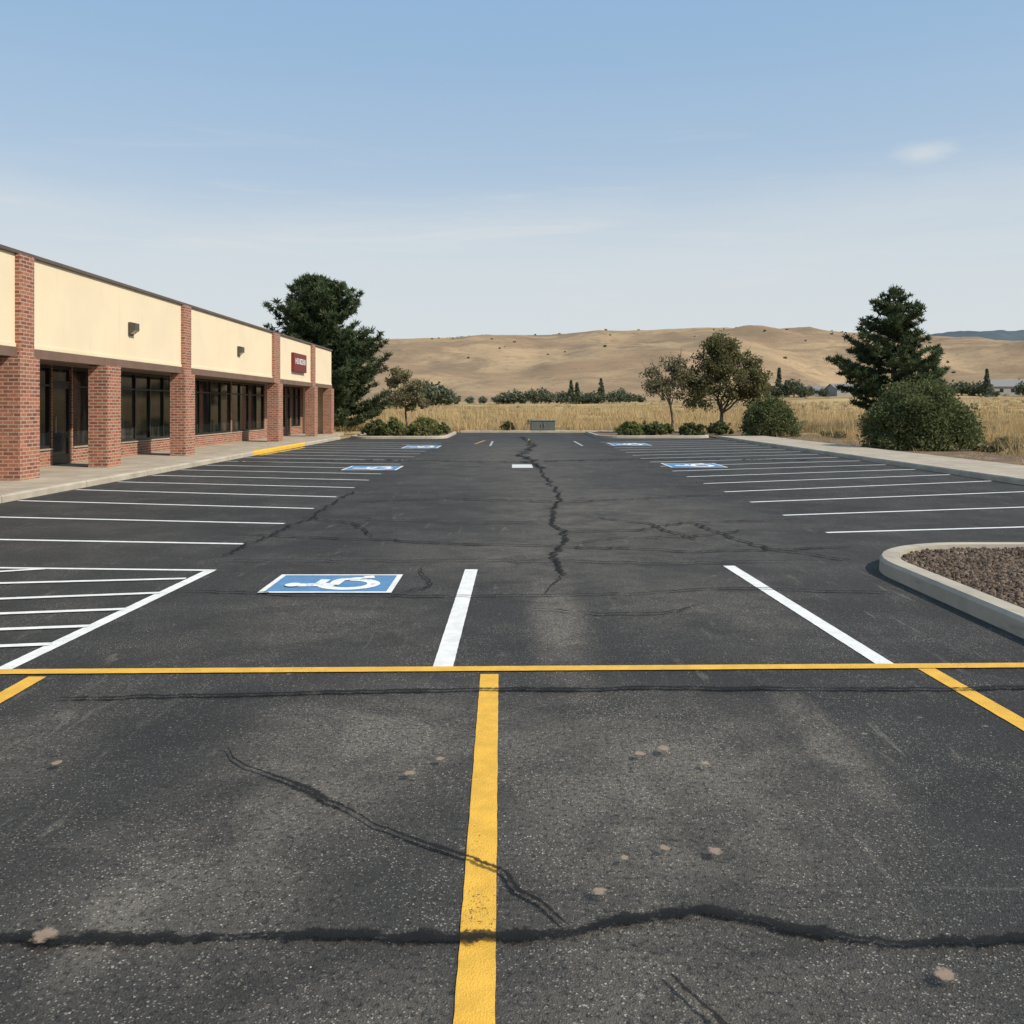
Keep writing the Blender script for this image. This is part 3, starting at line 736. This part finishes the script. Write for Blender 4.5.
for yy in (23.8, 33.2, 14.2):
    L = empty('wall_lamp', (XW, yy, 3.66), 'small brown wall lamp on cream wall', 'lamp', 'lamps along the shop wall')
    mb = MB().box(0, .05, -.13, .13, -.17, .17); q = .19; hw = .14
    mb.quad([(.05, -hw, .18), (q, -hw, .15), (q, hw, .15), (.05, hw, .18)]).quad([(.05, -hw, .18), (.05, -hw, -.14), (q, -hw, -.04), (q, -hw, .15)]).quad([(.05, hw, .18), (q, hw, .15), (q, hw, -.04), (.05, hw, -.14)]).quad([(q, -hw, .15), (q, -hw, -.04), (q, hw, -.04), (q, hw, .15)])
    o = mb.obj('lamp_housing', M['metal']); o.parent = L
    o = MB().quad([(.055, -hw + .01, -.135), (q - .005, -hw + .01, -.038), (q - .005, hw - .01, -.038), (.055, hw - .01, -.135)]).obj('lamp_lens', M['lens']); o.parent = L
S_ = empty('shop_sign', (XW, 42.4, 3.66), 'dark red shop sign with white lettering on cream wall', 'sign')
o = MB().box(.0, .14, -1.25, 1.25, -.42, .44).obj('sign_panel', M['red'], bevel=.02); o.parent = S_
yy = -1.0
for ch in ['I_', 'E', 'I', 'O', 'C', 'E', 'I_', 'O']:
    w = .17; let = MB()
    def bar(a0, a1, z0, z1): let.box(.141, .158, a0, a1, z0, z1)
    bar(yy, yy + .05, -.06, .2)
    if ch in ('E', 'C', 'O'): bar(yy + .05, yy + w, .155, .2); bar(yy + .05, yy + w, -.06, -.015)
    if ch == 'E': bar(yy + .05, yy + w - .04, .05, .09)
    if ch == 'O': bar(yy + w - .05, yy + w, -.014, .154)
    if ch == 'I_': bar(yy + .05, yy + w, .05, .10)
    yy += .25
    o = let.obj('letter', M['signw']); o.parent = S_

# ------------------------------------------------------------------ utility cabinet
U = empty('utility_cabinet', (1.95, 57.3, -.02), 'low grey-green utility cabinet on a pad in dry grass', 'utility box')
for nm, mb, mt, bv in [('base', MB().box(-.90, .90, -.6, .6, 0, .10), 'pad', .02), ('cabinet', MB().box(-.78, .78, -.5, .5, .10, .72), 'box', .03), ('lid', MB().box(-.82, .82, -.54, .54, .722, .78), 'box', .02),
                       ('door', MB().box(-.74, -.02, -.525, -.503, .16, .69), 'box', .005), ('door', MB().box(.02, .74, -.525, -.503, .16, .69), 'box', .005),
                       ('handle', MB().box(-.12, -.08, -.56, -.527, .40, .55), 'steel', 0), ('handle', MB().box(.08, .12, -.56, -.527, .40, .55), 'steel', 0)]:
    o = mb.obj(nm, M[mt], bevel=bv); o.parent = U

# ------------------------------------------------------------------ trees
pine_tree((-12.3, 60, -.02), 10.5, [(0, 4.0), (.15, 4.4), (.3, 4.3), (.5, 4.1), (.68, 3.7), (.80, 2.9), (.92, 1.7), (1, .6)], 12, 'large dark pine tree behind the shop building', (-.9, 0), .6, .36, .28, 1.25, .38)
pine_tree((24.6, 58, -.02), 9.3, [(0, 1.0), (.12, 2.8), (.28, 3.8), (.42, 3.7), (.6, 2.9), (.8, 1.9), (.93, .9), (1, .2)], 23, 'tall dark conifer standing in dry grass', (.0, 0), 1.4, .44, .12, 1.15)
broad_tree((-6.0, 51, .08), 4, 1.2, [(0, 0, 2.5, 1.15, 1.0, .95), (-.2, 0, 3.1, .9, .8, .6), (.3, 0, 2.0, 1.0, 1, .6)], 5, 'small leafy tree in mulch bed', M['decid2'], 100, 80, .09, -.25, r0=.07, crad=.30)
broad_tree((9.25, 52, .08), 4.4, 1.5, [(-.3, 0, 3.0, 1.45, 1.1, 1.0), (.3, 0, 3.6, 1.1, 1.0, .8), (-.8, 0, 2.5, .9, .9, .6)], 8, 'slender pale olive tree with thin trunk', M['decid2'], 95, 55, .085, -.02, r0=.07, crad=.36, ntwig=45)
broad_tree((12.2, 52.5, .03), 6, 1.2, [(0.1, 0, 3.2, 2.6, 1.9, 1.3), (.6, 0, 4.2, 2.2, 1.6, 1.0), (-1.2, 0, 2.5, 1.4, 1.2, 1.2), (1.7, 0, 2.8, 1.3, 1.2, 1.0), (.0, 0, 5.1, 1.0, .8, .7)], 14, 'olive green tree with spreading twiggy crown', M['decid'], 270, 90, .09, -.18, r0=.12, crad=.42, ntwig=90)
shrub((15.15, 33.5, .03), 2.1, 1.9, 2.5, 3, 'large rounded green shrub in mulch strip', M['bush'], 34000, .065, rough=.3)
shrub((13.75, 48.0, .03), 1.55, 1.5, 2.15, 7, 'rounded dark green shrub beside sidewalk', M['bush'], 16000, .07, rough=.10)
for i, (x, y, r, h, mt) in enumerate([(-7.2, 47.6, .75, .75, 'bush'), (-6.1, 47.0, .8, .85, 'green'), (-4.6, 47.3, .95, 1.0, 'green'), (-3.95, 50, .5, .6, 'bush'), (6.3, 48.2, .8, .75, 'green'), (7.6, 48.9, .7, .7, 'bush'), (9.6, 48.0, .75, .7, 'bush'), (8.6, 50.5, .5, .6, 'green'), (11.6, 50.5, .7, .7, 'bush'), (-.25, 58, .45, .55, 'bush')]):
    shrub((x, y, .07), r, r * .9, h, 40 + i, 'low rounded shrub in planting bed', M[mt], 3200, .07, 'low shrubs in the planting beds', rough=.4)

def proto(kind, seed):
    rng = np.random.default_rng(seed)
    if kind == 'conifer':
        cs = []; rd = []
        for k in range(60):
            t = k / 60; a = rng.random() * 6.28; r = (1 - t) * 1.7 * (.5 + .5 * rng.random()); cs.append((math.cos(a) * r, math.sin(a) * r, .5 + t * 8.2)); rd.append(.75 * (1 - t) + .3)
        v, t = leaves(rng, cs, rd, 16, .45, 1.5, .10)
        H = 8.6
    else:
        cs = []; rd = []
        for k in range(55):
            d = unit(rng.normal(size=3)); r = rng.random() ** .4; cs.append((d[0] * r * 2.6, d[1] * r * 2.2, 2.3 + d[2] * r * 1.9)); rd.append(.8)
        v, t = leaves(rng, cs, rd, 16, .45, 1.4, .5)
        H = 4.5
    mb = MB(); tube(mb, [(0, 0, -.5), (0, 0, H * .6)], [.22, .1], 6)
    return v, t, mb
def mk(kind, seed):
    v, t, mb = proto(kind, seed); root = empty('distant_conifer' if kind == 'conifer' else 'distant_tree', (0, 0, 0))
    a = mb.obj('trunk', M['bark']); a.parent = root
    b = np_mesh('crown', v, 4, t, M['far'], root)
    return root, a, b
protos = {'conifer': mk('conifer', 1), 'round': mk('round', 2), 'round2': mk('round', 9)}
for k, p in protos.items(): p[0]['used'] = 0
def place(kind, px, Y, h):
    root, a, b = protos[kind]
    H = 8.7 if kind == 'conifer' else 4.4
    x = (px - 512) / 900 * Y; z = tz(x, Y) - .1
    if root['used'] == 0: r = root; root['used'] = 1
    else:
        r = root.copy(); COL.objects.link(r)
        for c in (a, b):
            cc = c.copy(); cc.parent = r; COL.objects.link(cc)
    s = h / H; r.location = (x, Y, z); r.scale = (s * rnd.uniform(.9, 1.5), s, s * rnd.uniform(.8, 1.1)); r.rotation_euler = (0, 0, rnd.uniform(0, 6.28))
    r['label'] = 'dark conifer at the foot of dry hills' if kind == 'conifer' else 'rounded tree at the foot of dry hills'
    r['category'] = 'tree'; r['group'] = 'trees at the foot of the hills'
for px, Y, h in [(571, 300, 8.4), (577, 304, 7.6), (601, 300, 8.2), (779, 300, 9), (786, 306, 6), (987, 280, 9), (663, 320, 4), (1019, 330, 6)]:
    place('conifer', px, Y, h)
for px, Y, h in [(428, 250, 6.2), (434, 256, 6.4), (441, 262, 5.4), (449, 270, 4.2), (457, 290, 3), (498, 300, 3.4), (506, 306, 4.4), (514, 300, 5.0), (521, 315, 3.4), (533, 300, 4.8), (541, 310, 5.2), (549, 300, 4), (561, 310, 4.2), (584, 305, 4.2),
                 (591, 300, 4.6), (612, 300, 4.2), (620, 310, 5.0), (629, 300, 3.6), (640, 310, 3), (768, 300, 5.4), (774, 305, 4.4), (794, 300, 5.4), (801, 290, 4.6), (808, 296, 3.6), (824, 290, 3.0), (866, 320, 3), (944, 300, 3.4), (952, 306, 4.4), (962, 310, 5.2), (971, 300, 5.0), (979, 305, 4.4), (470, 306, 2.6), (483, 316, 2.6), (400, 200, 4), (410, 210, 3.6), (392, 190, 4), (1023, 280, 4.2), (996, 282, 2.4), (698, 315, 4), (750, 315, 4.6)]:
    place('round' if rnd.random() < .5 else 'round2', px, Y, h)
rng = np.random.default_rng(77); cs = []
for c0, n, sp in ((463, 30, 12), (505, 4, 4), (604, 5, 12), (440, 3, 3), (395, 3, 16), (985, 8, 30), (560, 4, 4), (690, 6, 30), (850, 5, 20)):
    for _ in range(n):
        px = c0 + rng.normal() * sp * .6; Y = 1265 + rng.normal() * 12; x = (px - 512) / 900 * Y; cs.append((x, Y, tz(x, Y) + 1.5))
for _ in range(46):
    Y = rng.uniform(650, 1200); x = rng.uniform(-.18, .55) * Y; cs.append((x, Y, tz(x, Y) + .5))
v, t = leaves(rng, cs, np.where(np.array(cs)[:, 1] > 1200, 2.8, 1.5) * (0.4 + .9 * rng.random(len(cs))), 22, 1.4, 1.3, .3, False, .6)
o = np_mesh('hillside_scrub', v, 4, t, M['far']); o['kind'] = 'stuff'; o['label'] = 'dark scrub dotted along the ridge of the hills'; o['category'] = 'scrub'

rng = np.random.default_rng(21)
def blades(n, xr, yr, hmin, hmax, w, cond=None, persp=False, zadd=0.0, tb=.5):
    y = yr[0] + (yr[1] - yr[0]) * rng.random(n) ** 1.4; x = rng.uniform(xr[0], xr[1], n) * (y if persp else 1)
    if cond is not None: k = cond(x, y); x = x[k]; y = y[k]
    pn = np.array([mnoise.noise(Vector((a * .16, b * .16, 1))) + .6 * mnoise.noise(Vector((a * .7, b * .7, 6))) for a, b in zip(x, y)])
    k = rng.random(len(x)) < .55 + pn * 2.2; x = x[k]; y = y[k]; pn = pn[k]
    n = len(x); z = np.array([tz(a, b) for a, b in zip(x, y)]) + zadd
    nb = 6; o = []; T = []
    for k in range(nb):
        bx = x + rng.normal(scale=.12, size=n); by = y + rng.normal(scale=.12, size=n)
        a = rng.random(n) * 6.283; ln = rng.normal(scale=.22, size=n)
        h = (hmin + (hmax - hmin) * rng.random(n) ** 2.0) * (1 + 1.0 * pn)
        ca, sa = np.cos(a) * w, np.sin(a) * w
        p0 = np.stack([bx - ca, by - sa, z - .02], 1); p1 = np.stack([bx + ca, by + sa, z - .02], 1)
        p2 = np.stack([bx + ln + ca * .3, by + rng.normal(scale=.12, size=n), z + h], 1)
        o.append(np.stack([p0, p1, p2], 1)); T.append(np.repeat(np.clip(tb + pn * 1.1 + rng.normal(scale=.22, size=n), 0, 1)[:, None], 3, 1))
    return np.concatenate(o).reshape(-1, 3), np.concatenate(T).reshape(-1)
inlot = lambda x, y: ~(((x > -24.2) & (x < -9.6) & (y < 52)) | ((x > -9.8) & (x < 10.6) & (y < 56.5)) | ((x > 10.4) & (x < 16.3) & (y < 57)) | ((x > .8) & (x < 3.2) & (y < 58.2)))
V1, T1 = blades(19000, (-.40, .62), (56.6, 100), .15, .72, .024, inlot, True)
V2, T2 = blades(19000, (15.9, 44), (18, 60), .12, .9, .018, inlot)
V3, T3 = blades(15000, (-.3, .62), (95, 230), .2, 1.0, .05, None, True)
V4, T4 = blades(900, (13.4, 16.2), (16, 56), .06, .30, .012, None, False, .04, .35)
o = np_mesh('dry_grass', np.concatenate([V1, V2, V3, V4]), 3, np.concatenate([T1, T2, T3, T4]), M['grass'])
o['kind'] = 'stuff'; o['label'] = 'tall dry golden grass around the lot'; o['category'] = 'grass'
cs = []
for _ in range(480):
    y = 60 + 260 * rng.random() ** 1.2; x = rng.uniform(-.25, .6) * y
    if mnoise.noise(Vector((x / 14., y / 22., 2))) < .06: continue
    cs.append((x, y, tz(x, y) + .25))
for _ in range(60):
    y = rng.uniform(24, 56); x = rng.uniform(16.4, .6 * y + 2)
    if x > 16.4: cs.append((x, y, .15))
ya = np.array(cs)[:, 1]
v, t = leaves(rng, cs, .22 + .0024 * ya, 60, .13, 1.8, .4, False, .6)
v[:, 2] = np.maximum(v[:, 2], -.01)
o = np_mesh('field_weeds', v, 4, t, M['decid2']); o['kind'] = 'stuff'; o['label'] = 'low olive weeds scattered through the dry field'; o['category'] = 'weeds'

def house(px, Y, w, d, h, rh, label, rot=0):
    x = (px - 512) / 900 * Y; z = tz(x, Y)
    r = empty('house', (x, Y, z), label, 'house', 'houses at the foot of the hills'); r.rotation_euler[2] = rot
    a = MB().box(-w / 2, w / 2, -d / 2, d / 2, -1, h)
    a.quad([(-w / 2, -d / 2, h), (-w / 2, d / 2, h), (-w / 2, 0, h + rh)]).quad([(w / 2, -d / 2, h), (w / 2, d / 2, h), (w / 2, 0, h + rh)])
    o = a.obj('wall', M['hwall']); o.parent = r
    e = .4
    o = MB().quad([(-w / 2 - e, -d / 2 - e, h - .15), (w / 2 + e, -d / 2 - e, h - .15), (w / 2 + e, 0, h + rh + .08), (-w / 2 - e, 0, h + rh + .08)]).quad([(-w / 2 - e, d / 2 + e, h - .15), (w / 2 + e, d / 2 + e, h - .15), (w / 2 + e, 0, h + rh + .08), (-w / 2 - e, 0, h + rh + .08)]).obj('roof', M['hroof']); o.parent = r
    for xx in (-w * .3, 0.02, w * .3):
        o = MB().box(xx - .6, xx + .6, -d / 2 - .03, -d / 2 - .002, 1.0, 2.2).obj('window', M['glass']); o.parent = r
    o = MB().box(w * .14, w * .14 + .9, -d / 2 - .04, -d / 2 - .002, 0, 2.1).obj('door', M['brown']); o.parent = r
house(1006, 296, 12, 8, 3.0, 2.2, 'pale house with grey gabled roof')
house(845, 300, 10, 8, 2.4, 1.6, 'long low pale house with grey roof', .15)
house(815, 312, 7, 6, 2.0, 1.4, 'small pale house with grey roof', -.2)

# ------------------------------------------------------------------ light, world, camera
el = math.radians(42); az = math.radians(118)
sd = Vector((math.sin(az) * math.cos(el), math.cos(az) * math.cos(el), math.sin(el)))
ld = bpy.data.lights.new('sun', 'SUN'); ld.energy = 4.6; ld.angle = math.radians(.5); ld.color = (1, .91, .78)
lo = bpy.data.objects.new('sun', ld); lo.rotation_euler = sd.to_track_quat('Z', 'Y').to_euler(); lo.location = (30, -20, 40); link(lo)

w = bpy.data.worlds.new('World'); scene.world = w; w.use_nodes = True; t = w.node_tree; t.nodes.clear()
class WT(NT):
    def __init__(s, tree): s.t = tree
W = WT(t)
out = W.n('ShaderNodeOutputWorld'); bg = W.n('ShaderNodeBackground'); sky = W.n('ShaderNodeTexSky', sky_type='NISHITA')
sky.sun_disc = False; sky.sun_elevation = el; sky.sun_rotation = az; sky.air_density = 1.0; sky.dust_density = 1.4; sky.ozone_density = 1.2; sky.altitude = 300
g = W.n('ShaderNodeTexCoord').outputs['Generated']
z = sepx(W, g, 2)
haze = W.mix(W.ramp(z, .0, .45, 0, 1, 'SMOOTHSTEP'), (4.9, 5.3, 5.5), (2.35, 3.75, 5.45))
base = W.mix(.82, sky.outputs[0], haze)
n = W.noise(W.scale(g, (1.2, 1.2, 9)), 1.3, 6, .6, .5)
edge = W.math('ADD', z, W.math('MULTIPLY', W.math('SUBTRACT', n, .5), .16))
veil = W.ramp(edge, .27, .14, 0, .62)
n2 = W.noise(W.scale(g, (1.5, 1.5, 14)), 2.2, 7, .62, .8)
veil = W.math('ADD', veil, W.math('MULTIPLY', W.ramp(n2, .52, .75, 0, .30), W.ramp(z, .34, .2)))
dv = Vector((413, 900, 255)).normalized()
q = W.vmath('MULTIPLY', W.vmath('SUBTRACT', g, tuple(dv)), (1 / .038, 1 / .055, 1 / .016))
n3 = W.noise(W.scale(g, (1, 1, 3)), 22, 5, .65)
cl = W.ramp(W.math('ADD', W.vmath('LENGTH', q), W.math('MULTIPLY', n3, .8)), 1.35, .45, 0, .55)
veil = W.math('MINIMUM', W.math('ADD', veil, cl), .9)
c = W.mix(veil, base, (5.2, 5.5, 5.6))
W.l(c, bg.inputs[0]); bg.inputs[1].default_value = .135
W.l(bg.outputs[0], out.inputs[0])

cd = bpy.data.cameras.new('camera'); cam = bpy.data.objects.new('camera', cd); link(cam)
cd.sensor_width = 36; cd.lens = 36 * F / 1024; cd.shift_y = -(512 - HOR) / 1024; cd.clip_end = 12000; cd.clip_start = .05
cam.location = (0, 0, CAMH); cam.rotation_euler = (math.radians(90), 0, 0); scene.camera = cam
scene.view_settings.view_transform = 'Standard'; scene.view_settings.look = 'None'; scene.view_settings.exposure = 0
print('done')
